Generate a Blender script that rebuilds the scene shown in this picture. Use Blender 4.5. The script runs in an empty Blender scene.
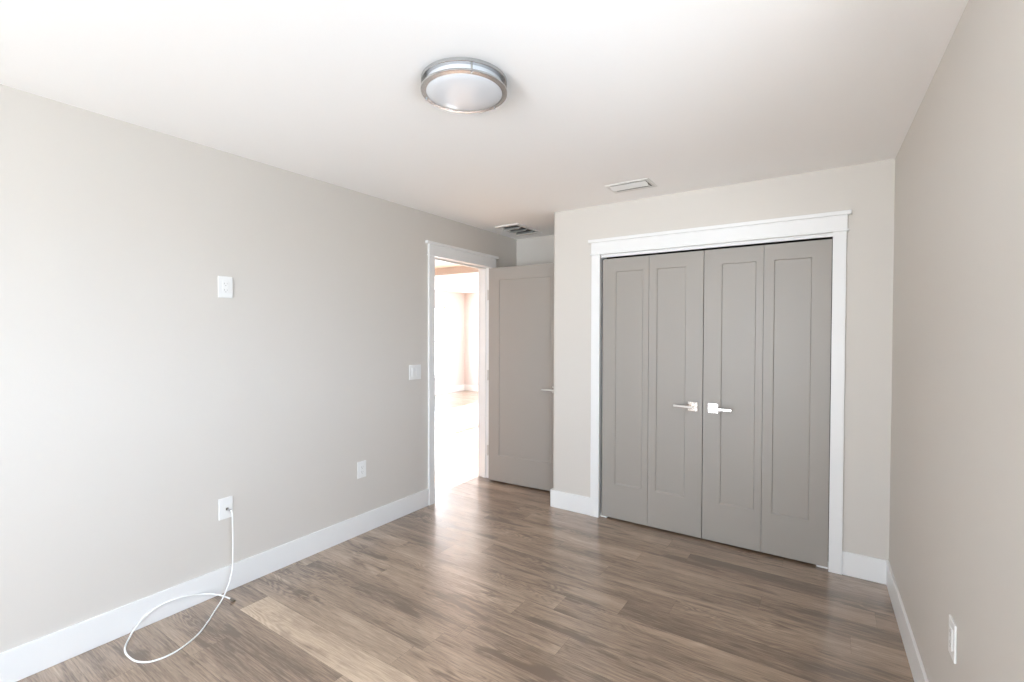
import bpy, bmesh, math, random
from mathutils import Vector, Matrix

S = bpy.context.scene
COL = S.collection
random.seed(7)

# ------------------------------------------------------------------ camera
CX, CY, CZ = 2.7843, -3.4637, 1.4433
YAW, PITCH, ROLL, FPX = 0.5901, 0.0165, 0.0025, 474.76
cd = bpy.data.cameras.new('camera'); cam = bpy.data.objects.new('camera', cd); COL.objects.link(cam)
fw = Vector((-math.sin(YAW)*math.cos(PITCH), math.cos(YAW)*math.cos(PITCH), -math.sin(PITCH)))
rt = Vector((math.cos(YAW), math.sin(YAW), 0)); up = rt.cross(fw)
r2 = rt*math.cos(ROLL) + up*math.sin(ROLL); u2 = up*math.cos(ROLL) - rt*math.sin(ROLL)
m = Matrix((r2, u2, -fw)).transposed().to_4x4(); m.translation = (CX, CY, CZ)
cam.matrix_world = m
cd.sensor_width = 36; cd.lens = FPX/1024*36; cd.clip_start = .02
S.camera = cam

# ------------------------------------------------------------------ daylight and exposure
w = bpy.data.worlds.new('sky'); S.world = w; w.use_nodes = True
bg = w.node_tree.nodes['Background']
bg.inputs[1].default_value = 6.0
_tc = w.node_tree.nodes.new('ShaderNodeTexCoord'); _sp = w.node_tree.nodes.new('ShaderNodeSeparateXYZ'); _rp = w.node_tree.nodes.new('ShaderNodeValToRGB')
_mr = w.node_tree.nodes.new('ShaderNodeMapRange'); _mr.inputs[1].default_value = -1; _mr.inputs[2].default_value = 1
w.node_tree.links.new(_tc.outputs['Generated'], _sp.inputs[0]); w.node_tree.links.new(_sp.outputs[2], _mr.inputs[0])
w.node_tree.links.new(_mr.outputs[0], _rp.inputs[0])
_r2 = w.node_tree.nodes.new('ShaderNodeValToRGB'); w.node_tree.links.new(_mr.outputs[0], _r2.inputs[0])     # bluer tint with dim lower half, added towards +x to cool the left wall
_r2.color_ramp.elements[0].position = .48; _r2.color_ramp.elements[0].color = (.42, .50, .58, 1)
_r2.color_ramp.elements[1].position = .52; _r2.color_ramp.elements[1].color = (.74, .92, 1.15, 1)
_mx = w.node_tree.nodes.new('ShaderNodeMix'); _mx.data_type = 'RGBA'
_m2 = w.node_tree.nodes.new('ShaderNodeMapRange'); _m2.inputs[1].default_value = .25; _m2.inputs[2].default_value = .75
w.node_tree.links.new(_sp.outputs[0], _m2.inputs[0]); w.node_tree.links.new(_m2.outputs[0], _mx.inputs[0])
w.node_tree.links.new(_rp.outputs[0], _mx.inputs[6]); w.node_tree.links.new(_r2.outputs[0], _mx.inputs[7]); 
_m3 = w.node_tree.nodes.new('ShaderNodeMapRange'); _m3.inputs[1].default_value = .2; _m3.inputs[2].default_value = .8     # sky dimmed towards +y, added to hold down the far room's brightness
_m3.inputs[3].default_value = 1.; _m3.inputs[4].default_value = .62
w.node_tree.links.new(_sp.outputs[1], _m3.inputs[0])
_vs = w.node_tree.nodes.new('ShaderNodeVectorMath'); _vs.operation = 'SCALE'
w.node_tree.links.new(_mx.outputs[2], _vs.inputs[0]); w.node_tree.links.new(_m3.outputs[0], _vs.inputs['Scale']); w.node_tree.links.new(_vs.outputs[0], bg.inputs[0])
_rp.color_ramp.elements[0].position = .48; _rp.color_ramp.elements[0].color = (1.22, 1.31, 1.39, 1)     # lower half set brighter than the sky, added to lift the ceiling
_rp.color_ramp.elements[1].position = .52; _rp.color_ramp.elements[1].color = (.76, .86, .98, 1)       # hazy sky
S.view_settings.view_transform = 'Standard'; S.view_settings.look = 'None'
S.view_settings.gamma = 1; S.view_settings.use_curve_mapping = False
S.view_settings.exposure = 1.88
S.cycles.use_denoising = True
S.cycles.max_bounces = 16; S.cycles.diffuse_bounces = 10; S.cycles.glossy_bounces = 6
S.cycles.transparent_max_bounces = 8; S.cycles.sample_clamp_indirect = 12
S.cycles.caustics_reflective = False; S.cycles.caustics_refractive = False

def portal(name, loc, rot, sx, sy):     # lets Cycles find the sky through a window
    l = bpy.data.lights.new(name, 'AREA'); l.shape = 'RECTANGLE'; l.size = sx; l.size_y = sy
    l.cycles.is_portal = True
    o = bpy.data.objects.new(name, l); COL.objects.link(o); o.location = loc; o.rotation_euler = rot
    return o

# ------------------------------------------------------------------ dimensions
H = 2.44
W = 3.081; AR = 0.0236                     # right wall position and its small skew
XC, YA = .872, .778                        # closet corner, alcove back
YF = -6.4                                  # wall behind the camera
GX, GY0, GY1 = -4.86, -1.6, 5.80           # room beyond the doorway
BH, BT = .141, .012                        # baseboard
DW0, DW1, DWT = -.503, .315, 2.088         # doorway in the left wall
CO0, CO1, COT = 1.294, 2.792, 2.054        # closet opening
WIN = (.74, 2.30, .10, 2.25)               # window behind the camera: x0, x1, z0, z1
LW = [(3.55, 5.10, .41, 2.07)]   # windows of the far room: y0, y1, z0, z1
for q in LW:
    portal('portal', (GX-.16, (q[0]+q[1])/2, (q[2]+q[3])/2), (0, -math.pi/2, 0), q[3]-q[2], q[1]-q[0])
portal('portal', ((WIN[0]+WIN[1])/2, YF-.16, (WIN[2]+WIN[3])/2), (math.pi/2, 0, 0), WIN[1]-WIN[0], WIN[3]-WIN[2])
RW = (-3.5, -2.3, 1.05, 2.05)                # unseen window added in the right wall to light the left wall: y0, y1, z0, z1
FW = (-3.4, -.26, .05, 2.1)                  # unseen glazing added to flood the far room's floor with light: x0, x1, z0, z1
portal('portal', ((FW[0]+FW[1])/2, GY1+.16, (FW[2]+FW[3])/2), (-math.pi/2, 0, 0), FW[1]-FW[0], FW[3]-FW[2])

portal('portal', (W-math.sin(AR)*(RW[0]+RW[1])/2+.17, (RW[0]+RW[1])/2, (RW[2]+RW[3])/2), (0, math.pi/2, AR), RW[3]-RW[2], RW[1]-RW[0])
sl = bpy.data.lights.new('sun', 'SUN'); sl.energy = 22; sl.angle = math.radians(.6); sl.color = (1, .98, .97)
so = bpy.data.objects.new('sun', sl); COL.objects.link(so); so.location = (-2, 9, 5)
so.rotation_euler = Vector((.03, -.93, -.312)).to_track_quat('-Z', 'Y').to_euler()

# ------------------------------------------------------------------ materials
def s2l(*c):
    return tuple(((v/255)/12.92 if v/255 <= .04045 else ((v/255+.055)/1.055)**2.4) for v in c)
def mat(name, rgb, rough=.5, metal=0., spec=.5, bump=0., bscale=200.):
    mt = bpy.data.materials.new(name); mt.use_nodes = True
    nt = mt.node_tree; b = nt.nodes['Principled BSDF']
    b.inputs['Base Color'].default_value = (*rgb, 1); b.inputs['Roughness'].default_value = rough
    b.inputs['Metallic'].default_value = metal; b.inputs['Specular IOR Level'].default_value = spec
    if bump:
        tc = nt.nodes.new('ShaderNodeTexCoord'); n = nt.nodes.new('ShaderNodeTexNoise')
        n.inputs['Scale'].default_value = bscale; n.inputs['Detail'].default_value = 3
        bp = nt.nodes.new('ShaderNodeBump'); bp.inputs['Strength'].default_value = bump; bp.inputs['Distance'].default_value = .002
        nt.links.new(tc.outputs['Object'], n.inputs['Vector']); nt.links.new(n.outputs['Fac'], bp.inputs['Height'])
        nt.links.new(bp.outputs['Normal'], b.inputs['Normal'])
    return mt
M_wall = mat('wall_paint', s2l(206, 201, 194), .55, spec=.35, bump=.12, bscale=120)
M_hall = mat('pale_hall_paint', s2l(210, 201, 197), .55, spec=.35, bump=.12, bscale=120)
M_ceil = mat('ceiling_paint', s2l(247, 246, 245), .8, spec=.2, bump=.15, bscale=150)
M_trim = mat('white_trim_paint', s2l(229, 229, 228), .35, spec=.45)
M_door = mat('grey_door_paint', s2l(154, 148, 141), .42, spec=.45, bump=.05, bscale=90)
M_plas = mat('white_plastic', s2l(231, 231, 229), .28, spec=.5)
M_slot = mat('socket_slot', s2l(168, 166, 163), .6)
M_nick = mat('brushed_nickel', s2l(198, 198, 198), .27, metal=1.)
M_chrome = mat('polished_nickel', s2l(225, 220, 215), .12, metal=1.)
M_glasslamp = mat('frosted_glass', s2l(218, 220, 224), .22, spec=.6)
M_cable = mat('white_cable', s2l(240, 240, 238), .4)
M_dark = mat('closet_shade', s2l(60, 56, 52), .8)  # dark colour stands in for the shade inside the closed closet
M_vent = mat('register_enamel', s2l(226, 225, 222), .5, spec=.3)
M_hinge = mat('satin_hinge', s2l(205, 200, 194), .45, metal=.4)
M_conn = mat('dark_nickel', s2l(128, 118, 106), .35, metal=1.)
M_vdark = mat('duct_shade', s2l(105, 103, 100), .8)  # dark tone stands in for the shade behind the vent slats
M_sub = mat('plank_gap', s2l(70, 58, 48), .8)

def pane_material():
    mt = bpy.data.materials.new('window_glass'); mt.use_nodes = True; nt = mt.node_tree
    for n in list(nt.nodes): nt.nodes.remove(n)
    o = nt.nodes.new('ShaderNodeOutputMaterial'); mx = nt.nodes.new('ShaderNodeMixShader')
    t = nt.nodes.new('ShaderNodeBsdfTransparent'); g = nt.nodes.new('ShaderNodeBsdfGlossy')
    g.inputs['Roughness'].default_value = .02; mx.inputs[0].default_value = .06
    nt.links.new(t.outputs[0], mx.inputs[1]); nt.links.new(g.outputs[0], mx.inputs[2]); nt.links.new(mx.outputs[0], o.inputs[0])
    return mt
M_pane = pane_material()

def floor_material():
    mt = bpy.data.materials.new('vinyl_oak_planks'); mt.use_nodes = True; nt = mt.node_tree
    N, L = nt.nodes, nt.links; b = N['Principled BSDF']
    def math_(op, a, bb=None, clamp=False):
        n = N.new('ShaderNodeMath'); n.operation = op; n.use_clamp = clamp
        for i, v in enumerate((a, bb)):
            if v is None: continue
            if isinstance(v, (int, float)): n.inputs[i].default_value = v
            else: L.new(v, n.inputs[i])
        return n.outputs[0]
    uv = N.new('ShaderNodeUVMap'); uv.uv_map = 'plank'
    at = N.new('ShaderNodeAttribute'); at.attribute_name = 'tone'
    sx = N.new('ShaderNodeSeparateXYZ'); L.new(uv.outputs[0], sx.inputs[0])
    sa = N.new('ShaderNodeSeparateColor'); L.new(at.outputs['Color'], sa.inputs[0])
    def vec(su, sv):
        c = N.new('ShaderNodeCombineXYZ')
        L.new(math_('MULTIPLY', sx.outputs[0], su), c.inputs[0]); L.new(math_('MULTIPLY', sx.outputs[1], sv), c.inputs[1])
        L.new(math_('MULTIPLY', sa.outputs[1], 40.), c.inputs[2]); return c.outputs[0]
    def noise(v, det=6, rough=.6, dist=0.):
        n = N.new('ShaderNodeTexNoise'); n.inputs['Scale'].default_value = 1; n.inputs['Detail'].default_value = det
        n.inputs['Roughness'].default_value = rough; n.inputs['Distortion'].default_value = dist
        L.new(v, n.inputs['Vector']); return n.outputs['Fac']
    def mapr(v, a, bb, c, d):
        n = N.new('ShaderNodeMapRange'); L.new(v, n.inputs[0])
        for i, q in enumerate((a, bb, c, d)): n.inputs[i+1].default_value = q
        return n.outputs[0]
    soft = mapr(noise(vec(.9, 8.), 4, .55), .25, .75, -.5, .5)          # broad light and dark streaks
    fine = mapr(noise(vec(9., 190.), 5, .65), .25, .75, -.5, .5)      # fine pores along the plank
    smud = mapr(noise(vec(2.2, 12.), 4, .55, .4), .57, .76, 0, 1)     # dark mineral smudges
    fig = noise(vec(1.6, 7.5), 2, .5, .5)                             # cathedral figure
    ring = math_('SINE', math_('MULTIPLY', fig, 130.))
    ringm = math_('MULTIPLY', ring, mapr(noise(vec(1.2, 5.), 2, .5), .50, .68, 0, 1))
    t = math_('ADD', math_('MULTIPLY', soft, .45), math_('MULTIPLY', fine, .42))
    t = math_('ADD', t, math_('MULTIPLY', ringm, .10))
    t = math_('SUBTRACT', t, math_('MULTIPLY', smud, .44))
    t = math_('ADD', t, sa.outputs[0])                                # per-plank tone, .5 = mid
    r = N.new('ShaderNodeValToRGB'); L.new(t, r.inputs[0])
    cr = r.color_ramp
    cr.elements[0].position = -0.0; cr.elements[0].color = (*s2l(106, 86, 69), 1)
    cr.elements[1].position = 1.0; cr.elements[1].color = (*s2l(230, 210, 184), 1)
    e = cr.elements.new(.35); e.color = (*s2l(165, 142, 120), 1)
    e = cr.elements.new(.6); e.color = (*s2l(198, 175, 150), 1)
    L.new(r.outputs[0], b.inputs['Base Color'])
    L.new(mapr(fine, -.5, .5, .40, .29), b.inputs['Roughness'])
    b.inputs['Specular IOR Level'].default_value = .6
    b.inputs['Coat Weight'].default_value = .9; b.inputs['Coat Roughness'].default_value = .25; b.inputs['Coat IOR'].default_value = 1.65
    bp = N.new('ShaderNodeBump'); bp.inputs['Strength'].default_value = .08; bp.inputs['Distance'].default_value = .001
    L.new(fine, bp.inputs['Height']); L.new(bp.outputs[0], b.inputs['Normal'])
    return mt
M_floor = floor_material()

# ------------------------------------------------------------------ mesh helpers
def bx(bm, x0, x1, y0, y1, z0, z1):
    v = [bm.verts.new(p) for p in ((x0,y0,z0),(x1,y0,z0),(x1,y1,z0),(x0,y1,z0),(x0,y0,z1),(x1,y0,z1),(x1,y1,z1),(x0,y1,z1))]
    for f in ((0,3,2,1),(4,5,6,7),(0,1,5,4),(1,2,6,5),(2,3,7,6),(3,0,4,7)): bm.faces.new([v[i] for i in f])
def boxes(*bs):
    bm = bmesh.new()
    for q in bs: bx(bm, *q)
    return bm
def lathe(prof, seg=64, caps=False):      # prof: list of (radius, z)
    bm = bmesh.new(); rings = []
    for r, z in prof:
        if r < 1e-6: rings.append([bm.verts.new((0,0,z))])
        else: rings.append([bm.verts.new((r*math.cos(2*math.pi*k/seg), r*math.sin(2*math.pi*k/seg), z)) for k in range(seg)])
    for a, b in zip(rings, rings[1:]):
        for k in range(seg):
            k2 = (k+1) % seg
            if len(a) == 1 and len(b) == 1: continue
            if len(a) == 1: bm.faces.new((a[0], b[k], b[k2]))
            elif len(b) == 1: bm.faces.new((a[k], b[0], a[k2]))
            else: bm.faces.new((a[k], b[k], b[k2], a[k2]))
    bmesh.ops.recalc_face_normals(bm, faces=bm.faces)
    return bm
def tube(pts, rad, seg=12, sub=8):
    P = [Vector(p) for p in pts]; Q = []
    for i in range(len(P)-1):
        a, b, c, d = P[max(i-1,0)], P[i], P[i+1], P[min(i+2,len(P)-1)]
        for k in range(sub):
            t = k/sub
            Q.append(.5*((2*b)+(c-a)*t+(2*a-5*b+4*c-d)*t*t+(3*b-a-3*c+d)*t**3))
    Q.append(P[-1]); bm = bmesh.new(); rings = []; n = None
    for i, q in enumerate(Q):
        t = (Q[min(i+1,len(Q)-1)]-Q[max(i-1,0)]).normalized()
        if n is None: n = t.orthogonal().normalized()
        n = (n - t*n.dot(t)).normalized(); bn = t.cross(n)
        rings.append([bm.verts.new(q + rad*(n*math.cos(2*math.pi*k/seg)+bn*math.sin(2*math.pi*k/seg))) for k in range(seg)])
    for a, b in zip(rings, rings[1:]):
        for k in range(seg): bm.faces.new((a[k], a[(k+1)%seg], b[(k+1)%seg], b[k]))
    bm.faces.new(rings[0][::-1]); bm.faces.new(rings[-1])
    bmesh.ops.recalc_face_normals(bm, faces=bm.faces)
    return bm
def cyl(p0, p1, r, seg=24):
    bm = tube([p0, p1], r, seg, 1); return bm
def merge(*bms):
    out = bmesh.new()
    for b in bms:
        me = bpy.data.meshes.new('t'); b.to_mesh(me); b.free(); out.from_mesh(me); bpy.data.meshes.remove(me)
    return out
def obj(name, bm, material, parent=None, bevel=0., smooth=False, seg=2):
    me = bpy.data.meshes.new(name); bm.to_mesh(me); bm.free()
    me.materials.append(material)
    o = bpy.data.objects.new(name, me); COL.objects.link(o)
    if parent: o.parent = parent
    if smooth:
        for p in me.polygons: p.use_smooth = True
    if bevel:
        md = o.modifiers.new('bevel', 'BEVEL'); md.width = bevel; md.segments = seg; md.limit_method = 'ANGLE'
        md.harden_normals = False
    return o
def tag(o, label, cat, group=None):
    o['label'] = label; o['category'] = cat
    if group: o['group'] = group
    return o
def struct(o, label=None, cat=None):
    o['kind'] = 'structure'
    if label: o['label'] = label
    if cat: o['category'] = cat
    return o
def empty(name, loc=(0,0,0), rz=0.):
    o = bpy.data.objects.new(name, None); COL.objects.link(o); o.location = loc; o.rotation_euler = (0,0,rz)
    o.empty_display_size = .05
    return o

# ------------------------------------------------------------------ floor: one surface of staggered planks
def build_floor():
    PW, PL, G = .152, 1.22, .0003
    x0, x1, y0, y1 = GX-.1, W+.35, YF-.1, GY1+.1
    fixed = {0: 2.04, 2: 2.489, 4: 2.11, 5: 1.894, 6: 1.60, 8: .555, 10: 1.256, 12: .245}
    tones = {(5, 1): -.17, (12, 1): .30, (4, 0): -.10, (12, 0): -.06, (13, 0): -.02, (8, 0): -.03, (0, 1): -.12, (2, 1): -.10}
    bm = bmesh.new(); uvl = bm.loops.layers.uv.new('plank'); cl = bm.loops.layers.color.new('tone')
    k0 = int(math.floor((-.24-y1)/PW)); k1 = int(math.ceil((-.24-y0)/PW))
    for k in range(k0, k1+1):
        ya, yb = -.24-PW*(k+1), -.24-PW*k
        ref = fixed.get(k, (k*.4537 % 1)*PL)
        i0 = int(math.floor((x0-ref)/PL)); i1 = int(math.ceil((x1-ref)/PL))
        for i in range(i0, i1+1):
            xa, xb = ref+PL*i, ref+PL*(i+1)
            if xb < x0 or xa > x1: continue
            # plank i counts from the known joint: 0 lies to its +X side
            tone = .50 + random.uniform(-.045, .045) + tones.get((k, i+1), 0)
            seed = random.random(); ou, ov = random.uniform(0, 50), random.uniform(0, 50)
            vs = [bm.verts.new(p) for p in ((xa+G,ya+G,0),(xb-G,ya+G,0),(xb-G,yb-G,0),(xa+G,yb-G,0))]
            f = bm.faces.new(vs)
            for lp in f.loops:
                lp[uvl].uv = (lp.vert.co.x-xa+ou, lp.vert.co.y-ya+ov); lp[cl] = (tone, seed, 0, 1)
    f = bm.faces.new([bm.verts.new(p) for p in ((x0-.5,y0-.2,-.002),(x1+.8,y0-.2,-.002),(x1+.8,y1+.2,-.002),(x0-.5,y1+.2,-.002))])
    f.material_index = 1
    bx(bm, x0, x1, y0, y1, -.12, -.01)
    for ff in bm.faces:
        if ff.calc_center_median().z < -.001: ff.material_index = 1
    o = obj('floor', bm, M_floor); o.data.materials.append(M_sub)
    struct(o)
build_floor()

struct(obj('ceiling', boxes((GX-.15, W+.35, YF-.15, GY1+.15, H, H+.1)), M_ceil))

# ------------------------------------------------------------------ walls
T = .13
struct(obj('wall_left', boxes((-T, 0, YF, DW0-.018, 0, H), (-T, 0, DW1+.018, YA+.12, 0, H), (-T, 0, DW0-.018, DW1+.018, DWT+.018, H)), M_wall))
def right_wall(): 
    o = obj('wall_right', boxes((0, .12, YF-.2, RW[0], 0, H), (0, .12, RW[1], .12, 0, H), (0, .12, RW[0], RW[1], 0, RW[2]), (0, .12, RW[0], RW[1], RW[3], H)), M_wall); o.location = (W, 0, 0); o.rotation_euler = (0, 0, AR); struct(o)
right_wall()
def back_wall():                          # the wall with the closet, rounded where it turns into the alcove
    bm = bmesh.new(); R = .026; n = 8
    pts = [(XC, YA), (XC, R)] + [(XC+R-R*math.cos(a), R-R*math.sin(a)) for a in [math.pi/2*k/n for k in range(1, n)]] + [(XC+R, 0), (CO0-.018, 0), (CO0-.018, .115), (XC+.115, .115), (XC+.115, YA)]
    lo = [bm.verts.new((x,y,0)) for x,y in pts]; hi = [bm.verts.new((x,y,H)) for x,y in pts]
    bm.faces.new(lo); bm.faces.new(hi[::-1])
    for i in range(len(pts)):
        j = (i+1) % len(pts); bm.faces.new((lo[i], hi[i], hi[j], lo[j]))
    bmesh.ops.recalc_face_normals(bm, faces=bm.faces)
    bx(bm, CO0-.018, CO1+.018, 0, .115, COT+.018, H); bx(bm, CO1+.018, W+.03, 0, .115, 0, H)
    struct(obj('wall_back', bm, M_wall))
back_wall()
struct(obj('wall_alcove', boxes((-T, XC+.115, YA, YA+.12, 0, H)), M_wall))
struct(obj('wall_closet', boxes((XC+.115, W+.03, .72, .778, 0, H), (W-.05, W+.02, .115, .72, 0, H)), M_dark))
def front_wall():
    a, b, c, d = WIN
    struct(obj('wall_front', boxes((-T, a, YF-.14, YF, 0, H), (b, W+.3, YF-.14, YF, 0, H), (a, b, YF-.14, YF, 0, c), (a, b, YF-.14, YF, d, H)), M_wall))
front_wall()
# room beyond the doorway
def living_room():
    ys = [GY0]; bs = []
    for y0, y1, z0, z1 in sorted(LW):
        bs += [(GX-.14, GX, ys[-1], y0, 0, H), (GX-.14, GX, y0, y1, 0, z0), (GX-.14, GX, y0, y1, z1, H)]; ys.append(y1)
    bs.append((GX-.14, GX, ys[-1], GY1+.14, 0, H))
    struct(obj('wall_far_left', boxes(*bs), M_hall))
    struct(obj('wall_far_back', boxes((GX, FW[0], GY1, GY1+.14, 0, H), (FW[1], -T+.12, GY1, GY1+.14, 0, H), (FW[0], FW[1], GY1, GY1+.14, FW[3], H), (FW[0], FW[1], GY1, GY1+.14, 0, FW[2])), M_hall))
    struct(obj('wall_far_right', boxes((-T, 0, YA+.12, GY1, 0, H)), M_hall))
    struct(obj('wall_far_front', boxes((GX-.14, -T, GY0-.14, GY0, 0, H)), M_hall))
    struct(obj('wall_header', boxes((GX, -T, 2.0, 2.12, 2.33, H)), M_hall))
    struct(obj('baseboard_far_left', boxes((GX, GX+.014, 3.06, GY1, 0, .15)), M_trim, bevel=.002))
    struct(obj('baseboard_far_back', boxes((GX+.014, FW[0], GY1-.014, GY1, 0, .15)), M_trim, bevel=.002))
living_room()

def window_x(name, x, y0, y1, z0, z1):    # frame and pane in a wall of constant x
    bs = [(x-.10, x-.05, y0, y0+.05, z0, z1), (x-.10, x-.05, y1-.05, y1, z0, z1), (x-.10, x-.05, y0+.05, y1-.05, z1-.05, z1), (x-.10, x-.05, y0+.05, y1-.05, z0, z0+.05)]
    zm = (z0+z1)/2
    bs.append((x-.095, x-.055, y0+.05, y1-.05, zm-.02, zm+.02))
    o = struct(obj(name, boxes(*bs), M_trim))
    obj('window_pane', boxes((x-.078, x-.074, y0+.05, y1-.05, z0+.05, z1-.05)), M_pane, o)
    obj('window_sill', boxes((x-.05, x+.03, y0-.03, y1+.03, z0-.03, z0-.001)), M_trim, o)
    return o
window_x('window_1', GX, *LW[0])
w4 = window_x('fill_window_right', 0, -RW[1], -RW[0], RW[2], RW[3]); w4.location = (W, 0, 0); w4.rotation_euler = (0, 0, math.pi+AR)  # added out of view as a fill for the left wall
def window_y(name, y, x0, x1, z0, z1, sgn=1):
    rails = sgn > 0
    zm = (z0+z1)/2; xm = (x0+x1)/2
    bs = [(x0, x0+.05, y-.10, y-.05, z0, z1), (x1-.05, x1, y-.10, y-.05, z0, z1), (x0+.05, x1-.05, y-.10, y-.05, z1-.05, z1), (x0+.05, x1-.05, y-.10, y-.05, z0, z0+.05),
          (xm-.035, xm+.035, y-.10, y-.05, z0+.05, z1-.05)]
    if rails: bs += [(x0+.05, xm-.035, y-.095, y-.055, zm-.02, zm+.02), (xm+.035, x1-.05, y-.095, y-.055, zm-.02, zm+.02)]
    if sgn < 0: bs = [(a, b, 2*y-d, 2*y-c, e, f) for a, b, c, d, e, f in bs]
    o = struct(obj(name, boxes(*bs), M_trim))
    if sgn < 0: y = y+.152
    obj('window_pane', boxes((x0+.05, x1-.05, y-.078, y-.074, z0+.05, z1-.05)), M_pane, o)
    if sgn > 0: obj('window_sill', boxes((x0-.03, x1+.03, y-.05, y+.03, z0-.03, z0-.001)), M_trim, o)
window_y('window_2', YF, *WIN)
window_y('fill_glazing_far', GY1, *FW, sgn=-1)  # added out of view to let sun and sky onto the far floor

# ------------------------------------------------------------------ baseboards
struct(obj('baseboard_left', boxes((0, BT, YF, DW0-.068, 0, BH)), M_trim, bevel=.0025))
def bb_right():
    o = obj('baseboard_right', boxes((-BT, 0, YF-.0, -BT, 0, BH)), M_trim, bevel=.0025)
    o.location = (W, 0, 0); o.rotation_euler = (0, 0, AR); struct(o)
bb_right()
struct(obj('baseboard_back', boxes((CO1+.068, W, -BT, 0, 0, BH)), M_trim, bevel=.0025))
def bb_corner():
    bm = bmesh.new(); R = .004
    pts = [(XC, YA-BT), (XC-BT, YA-BT), (XC-BT, -BT+R), (XC-BT+R*.3, -BT+R*.3), (XC-BT+R, -BT), (CO0-.068, -BT), (CO0-.068, 0), (XC+.026, 0), (XC+.008, .008), (XC, .026)]
    lo = [bm.verts.new((x,y,0)) for x,y in pts]; hi = [bm.verts.new((x,y,BH)) for x,y in pts]
    bm.faces.new(lo); bm.faces.new(hi[::-1])
    for i in range(len(pts)):
        j = (i+1) % len(pts); bm.faces.new((lo[i], hi[i], hi[j], lo[j]))
    bmesh.ops.recalc_face_normals(bm, faces=bm.faces)
    struct(obj('baseboard_corner', bm, M_trim))
bb_corner()
struct(obj('baseboard_alcove', boxes((BT, XC-BT, YA-BT, YA, 0, BH), (0, BT, .395, YA, 0, BH)), M_trim, bevel=.0025))

# ------------------------------------------------------------------ closet trim
CT = .018
def closet_trim():
    o = struct(obj('trim_1', boxes((CO0-.072, CO1+.072, -CT-.002, 0, COT+.012, 2.150)), M_trim, bevel=.0015))   # head board
    obj('side_casing', boxes((CO0-.070, CO0, -CT, 0, 0, COT)), M_trim, o, bevel=.0015)
    obj('side_casing', boxes((CO1, CO1+.068, -CT, 0, 0, COT)), M_trim, o, bevel=.0015)
    obj('fillet', boxes((CO0-.080, CO1+.080, -CT-.008, 0, COT, COT+.012)), M_trim, o, bevel=.002)
    obj('cap', boxes((CO0-.093, CO1+.091, -CT-.016, 0, 2.150, 2.174)), M_trim, o, bevel=.0025)
    obj('jamb', boxes((CO0-.018, CO0-.001, -.002, .115, 0, COT), (CO1+.001, CO1+.018, -.002, .115, 0, COT), (CO0-.018, CO1+.018, -.002, .115, COT+.001, COT+.018)), M_trim, o)
    obj('track', boxes((CO0, CO1, .010, .022, 2.033, COT+.001)), M_trim, o, bevel=.001)
closet_trim()

def slab(w_, h_, t_, px0, px1, pz0, pz1, dep=.008):   # door leaf, front face at y=0 facing -y, with an opening stepped back for its panel
    bm = bmesh.new(); V = bm.verts.new
    def rect(x0, x1, z0, z1, y): return [V((x0,y,z0)), V((x1,y,z0)), V((x1,y,z1)), V((x0,y,z1))]
    A = rect(0, w_, 0, h_, 0); B = rect(px0, px1, pz0, pz1, 0); C = rect(px0+.006, px1-.006, pz0+.012, pz1-.006, dep); D = rect(0, w_, 0, h_, t_)
    for i in range(4):
        j = (i+1) % 4
        bm.faces.new((A[i], A[j], B[j], B[i])); bm.faces.new((B[i], B[j], C[j], C[i])); bm.faces.new((A[j], A[i], D[i], D[j]))
    bm.faces.new(D[::-1]); bm.faces.new(C)
    bmesh.ops.recalc_face_normals(bm, faces=bm.faces)
    return bm

def lever_handle(parent, x, z, y, direction, ln=.125, yaw=0.):   # rosette, neck, lever reaching sideways; y is the face it sits on
    ro = obj('rosette', boxes((x-.033, x+.033, y-.009, y, z-.033, z+.033)), M_chrome, parent, bevel=.0015)
    obj('neck', cyl((x, y-.009, z), (x, y-.050, z), .011), M_chrome, ro, smooth=False)
    a, b = sorted((x-direction*.012, x+direction*ln))
    lv = obj('lever', boxes((a-x, b-x, -.008, .008, -.009, .009)), M_chrome, ro, bevel=.002)
    lv.location = (x, y-.050, z); lv.rotation_euler = (0, 0, yaw)
    return ro

# ------------------------------------------------------------------ bifold closet doors
def bifold(name, x0, x1, xs, panels, label, hx, hdir):
    root = empty(name, (x0, .012, .013)); hgt = 2.019-.013
    struct(root, label, 'closet door')
    cuts = [(x0, xs-.001), (xs+.001, x1)]
    for (a, b), (p0, p1) in zip(cuts, panels):
        lf = obj('leaf', slab(b-a, hgt, .035, p0-a, p1-a, .278-.013, 1.918-.013), M_door, root, bevel=.0012)
        lf.location = (a-x0, 0, 0)
        pn = obj('panel', boxes((p0-a+.0047, p1-a-.0047, .0065, .0125, .2697, 1.9003)), M_door, lf)
    lever_handle(root, hx-x0, .932-.013, 0, hdir, yaw=math.radians(-7) if hdir < 0 else 0)
    return root
bifold('door_1', CO0+.0135, 2.0523, 1.6708, [(1.4131, 1.627), (1.7285, 1.9354)],
       'left pair of grey bifold closet door leaves with lever pointing left', 1.9891, -1)
bifold('door_2', 2.0563, CO1-.003, 2.4229, [(2.1692, 2.3791), (2.4816, 2.6875)],
       'right pair of grey bifold closet door leaves with lever pointing right', 2.1224, 1)
def pivot(x0, x1, label):
    bm = boxes((x0, x1, .022, .062, 0, .004), (x0 if x0 < 2 else x1-.004, (x0+.004) if x0 < 2 else x1, .022, .062, .004, .030), (x0, x1, .020, .024, 0, .012))
    tag(obj('floor_bracket', bm, M_plas), label, 'bracket')
pivot(CO0+.001, CO0+.055, 'small white floor pivot bracket under the left closet door corner')
pivot(CO1-.062, CO1-.001, 'small white floor pivot bracket under the right closet door corner')

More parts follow.
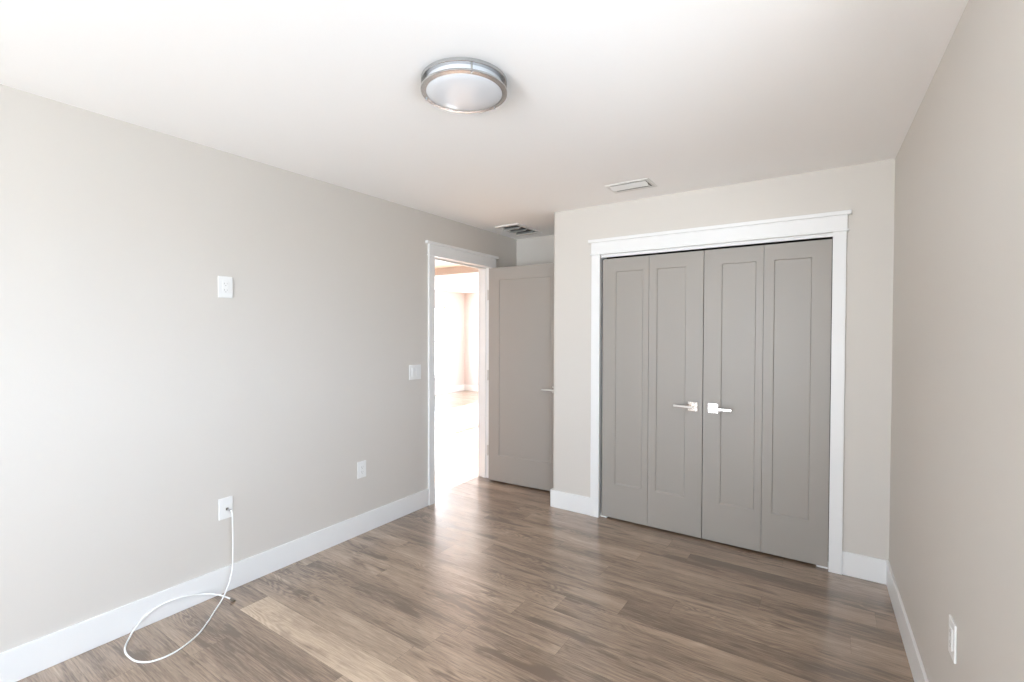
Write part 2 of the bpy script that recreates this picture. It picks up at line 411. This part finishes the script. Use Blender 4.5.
# ------------------------------------------------------------------ entry doorway
EH = DWT
def entry_trim():
    y0, y1 = DW0, DW1
    o = struct(obj('trim_2', boxes((0, CT+.002, y0-.066, y1+.066, EH+.010, 2.184)), M_trim, bevel=.0015))
    obj('side_casing', boxes((0, CT, y0-.064, y0+.004, 0, EH)), M_trim, o, bevel=.0015)
    obj('side_casing', boxes((0, CT, y1-.004, y1+.064, 0, EH)), M_trim, o, bevel=.0015)
    obj('fillet', boxes((0, CT+.006, y0-.072, y1+.072, EH, EH+.010)), M_trim, o, bevel=.002)
    obj('cap', boxes((0, CT+.014, y0-.095, y1+.094, 2.184, 2.206)), M_trim, o, bevel=.0025)
    obj('jamb', boxes((-T-.004, 0, y0-.018, y0, 0, EH), (-T-.004, 0, y1, y1+.018, 0, EH), (-T-.004, 0, y0-.018, y1+.018, EH, EH+.018)), M_trim, o)
    obj('door_stop', boxes((-.095, -.055, y1-.012, y1, 0, EH-.012), (-.095, -.055, y0, y0+.012, 0, EH-.012), (-.095, -.055, y0, y1, EH-.012, EH)), M_trim, o, bevel=.0015)
    obj('far_casing', boxes((-T-.022, -T-.004, y1-.004, y1+.064, 0, EH), (-T-.022, -T-.004, y0-.064, y0+.004, 0, EH), (-T-.022, -T-.004, y0-.064, y1+.064, EH, EH+.09)), M_trim, o, bevel=.0015)
entry_trim()
def entry_door():
    root = empty('door_3', (.026, .248, .013), math.radians(3.2)); hgt = 2.072-.013
    struct(root, 'grey single panel door standing open in the alcove', 'door')
    obj('leaf', slab(.79, hgt, .036, .117, .79-.117, .25, hgt-.117), M_door, root, bevel=.0012)
    obj('panel', boxes((.1217, .79-.1217, .0065, .0125, .2547, hgt-.1217)), M_door, root)
    lever_handle(root, .722, .935-.013, 0, -1, ln=.12)
    for z in (1.80, 1.02, .285):
        obj('hinge', merge(cyl((-.012, .003, z-.05), (-.012, .003, z+.05), .0065, 16), boxes((-.012, -.0005, .004, .034, z-.045, z+.045))), M_hinge, root)
entry_door()

# ------------------------------------------------------------------ wall plates (built facing +x, wall at x=0, centred)
def plate(root, w_, h_, name='cover_plate'):
    return obj(name, boxes((0, .006, -w_/2, w_/2, -h_/2, h_/2)), M_plas, root, bevel=.0025, seg=3)
def outlet(loc, rz, label, group=None):
    r = empty('electrical_outlet', loc, rz); tag(r, label, 'outlet', group)
    plate(r, .075, .118)
    rec = obj('receptacle', boxes((.006, .0085, -.0165, .0165, -.0335, .0335)), M_plas, r, bevel=.001)
    for s in (-1, 1):
        zc = s*.0175
        obj('socket', boxes((.0085, .0088, -.0085, -.0060, zc-.003, zc+.006), (.0085, .0088, .0060, .0080, zc-.002, zc+.005), (.0085, .0088, -.0025, .0025, zc-.011, zc-.007)), M_slot, rec)
    return r
outlet((0, -1.244, .463), 0, 'white outlet low on the left wall, nearer the doorway, nothing plugged in')
outlet((0, -2.161, 1.694), 0, 'white outlet plate high on the left wall above the cable')
A = AR
wx = lambda s: (W - math.sin(A)*s, math.cos(A)*s)
ox, oy = wx(-1.478)
outlet((ox, oy, .493), math.pi+AR, 'white outlet low on the right wall seen edge on')
def light_switch():
    r = empty('light_switch', (0, -.716, 1.127)); tag(r, 'white double rocker light switch beside the doorway', 'light switch')
    plate(r, .130, .118)
    for y in (-.023, .023):
        obj('rocker', boxes((.006, .0095, y-.0165, y+.0165, -.0335, .0335)), M_plas, r, bevel=.0012)
light_switch()
def coax_plate():
    r = empty('cable_outlet', (0, -2.168, .467)); tag(r, 'white cable wall plate low on left wall with cord attached', 'cable outlet')
    plate(r, .073, .118)
    obj('jack', merge(cyl((.006, .006, -.006), (.012, .006, -.006), .008, 6), cyl((.012, .006, -.006), (.020, .006, -.006), .0048, 16)), M_conn, r)
coax_plate()
def coax_cable():
    R = .0038
    pts = [(.040,-2.160,.461),(.050,-2.158,.455),(.054,-2.157,.435),(.052,-2.155,.38),(.05,-2.153,.30),(.05,-2.154,.21),(.058,-2.162,.13),(.075,-2.190,.066),(.105,-2.235,.022),
           (.15,-2.288,.0055),(.22,-2.352,R),(.29,-2.424,R),(.335,-2.50,R),(.352,-2.571,R),(.334,-2.635,R),(.285,-2.668,R),(.228,-2.677,R),(.170,-2.675,R),(.123,-2.662,R),(.074,-2.634,.006),(.035,-2.600,.022),(.018,-2.551,.054),(.0165,-2.489,.077),(.0165,-2.423,.078),(.0175,-2.355,.066),(.03,-2.290,.048),(.065,-2.235,.030),(.105,-2.212,.018),(.128,-2.203,.012)]
    c = obj('coaxial_cable', tube(pts, R, 12, 8), M_cable, smooth=True)
    tag(c, 'white coaxial cable looping from the wall plate onto the floor', 'cable')
    obj('connector', cyl((.020,-2.162,.461), (.042,-2.160,.461), .0055, 16), M_nick, c)
    a = Vector((.126,-2.2038,.0122)); d = Vector((.023,.008,-.006)).normalized()
    obj('connector', cyl(a, a+d*.028, .0062, 16), M_conn, c)
coax_cable()

# ------------------------------------------------------------------ ceiling lamp
def ceiling_light():
    r = empty('ceiling_light', (1.570, -1.994, H)); tag(r, 'round flush ceiling light with two nickel rings and white glass', 'ceiling light')
    obj('base_pan', lathe([(0,0),(.150,0),(.150,-.036),(0,-.036)]), M_glasslamp, r)
    def ring(name, ro, ri, zt, zb):
        e = .002
        obj(name, lathe([(ri,zt),(ro-e,zt),(ro,zt-e),(ro,zb+e),(ro-e,zb),(ri,zb-.001),(ri-.001,zb+e),(ri-.001,zt-e),(ri,zt)], 96), M_nick, r, smooth=False)
    ring('upper_ring', .169, .152, 0, -.015); ring('lower_ring', .170, .150, -.040, -.049)
    obj('diffuser', lathe([(.1505,-.034),(.1502,-.048),(.146,-.051),(.12,-.056),(.08,-.060),(.04,-.062),(0,-.0625)], 96), M_glasslamp, r, smooth=True)
    for k in range(3):
        a = math.radians(-41+120*k)
        x, y = .162*math.cos(a), .162*math.sin(a)
        obj('post', cyl((x,y,-.014), (x,y,-.041), .0035, 12), M_nick, r)
        obj('screw', lathe([(0,-.056),(.0035,-.055),(.004,-.053),(.004,-.048)], 16), M_nick, r).location = (x, y, 0)
ceiling_light()

# ------------------------------------------------------------------ ceiling registers
def register(name, x0, x1, y0, y1, label, bar, drop, slats, wid, zoff):
    cx, cy = (x0+x1)/2, (y0+y1)/2
    r = empty(name, (cx, cy, H)); tag(r, label, 'air vent')
    a, b = (x1-x0)/2, (y1-y0)/2; f = bar
    obj('frame', boxes((-a, a, -b, -b+f, -drop, 0), (-a, a, b-f, b, -drop, 0), (-a, -a+f, -b+f, b-f, -drop, 0), (a-f, a, -b+f, b-f, -drop, 0)), M_vent, r, bevel=.002)
    obj('backing', boxes((-a+f, a-f, -b+f, b-f, -.0012, 0)), M_vdark, r)  # thin dark sheet in place of a shaded duct opening
    for y, tilt in slats:
        s_ = obj('slat', boxes((-a+f+.001, a-f-.001, -wid/2, wid/2, -.0008, .0008)), M_vent, r)
        s_.location = (0, y, zoff); s_.rotation_euler = (math.radians(tilt), 0, 0)
    return r
register('supply_register', 1.508, 1.806, -.442, -.240, 'white ceiling supply register in front of the closet doors', .026, .005,
         [(-.056, -26), (-.024, -30), (.014, 6), (.050, 6)], .030, -.012)
register('return_grille', .168, .425, .150, .590, 'white ceiling return grille with dark slots in the door alcove', .035, .010,
         [(-.125, 30), (-.015, 30), (.095, 30)], .062, -.018)
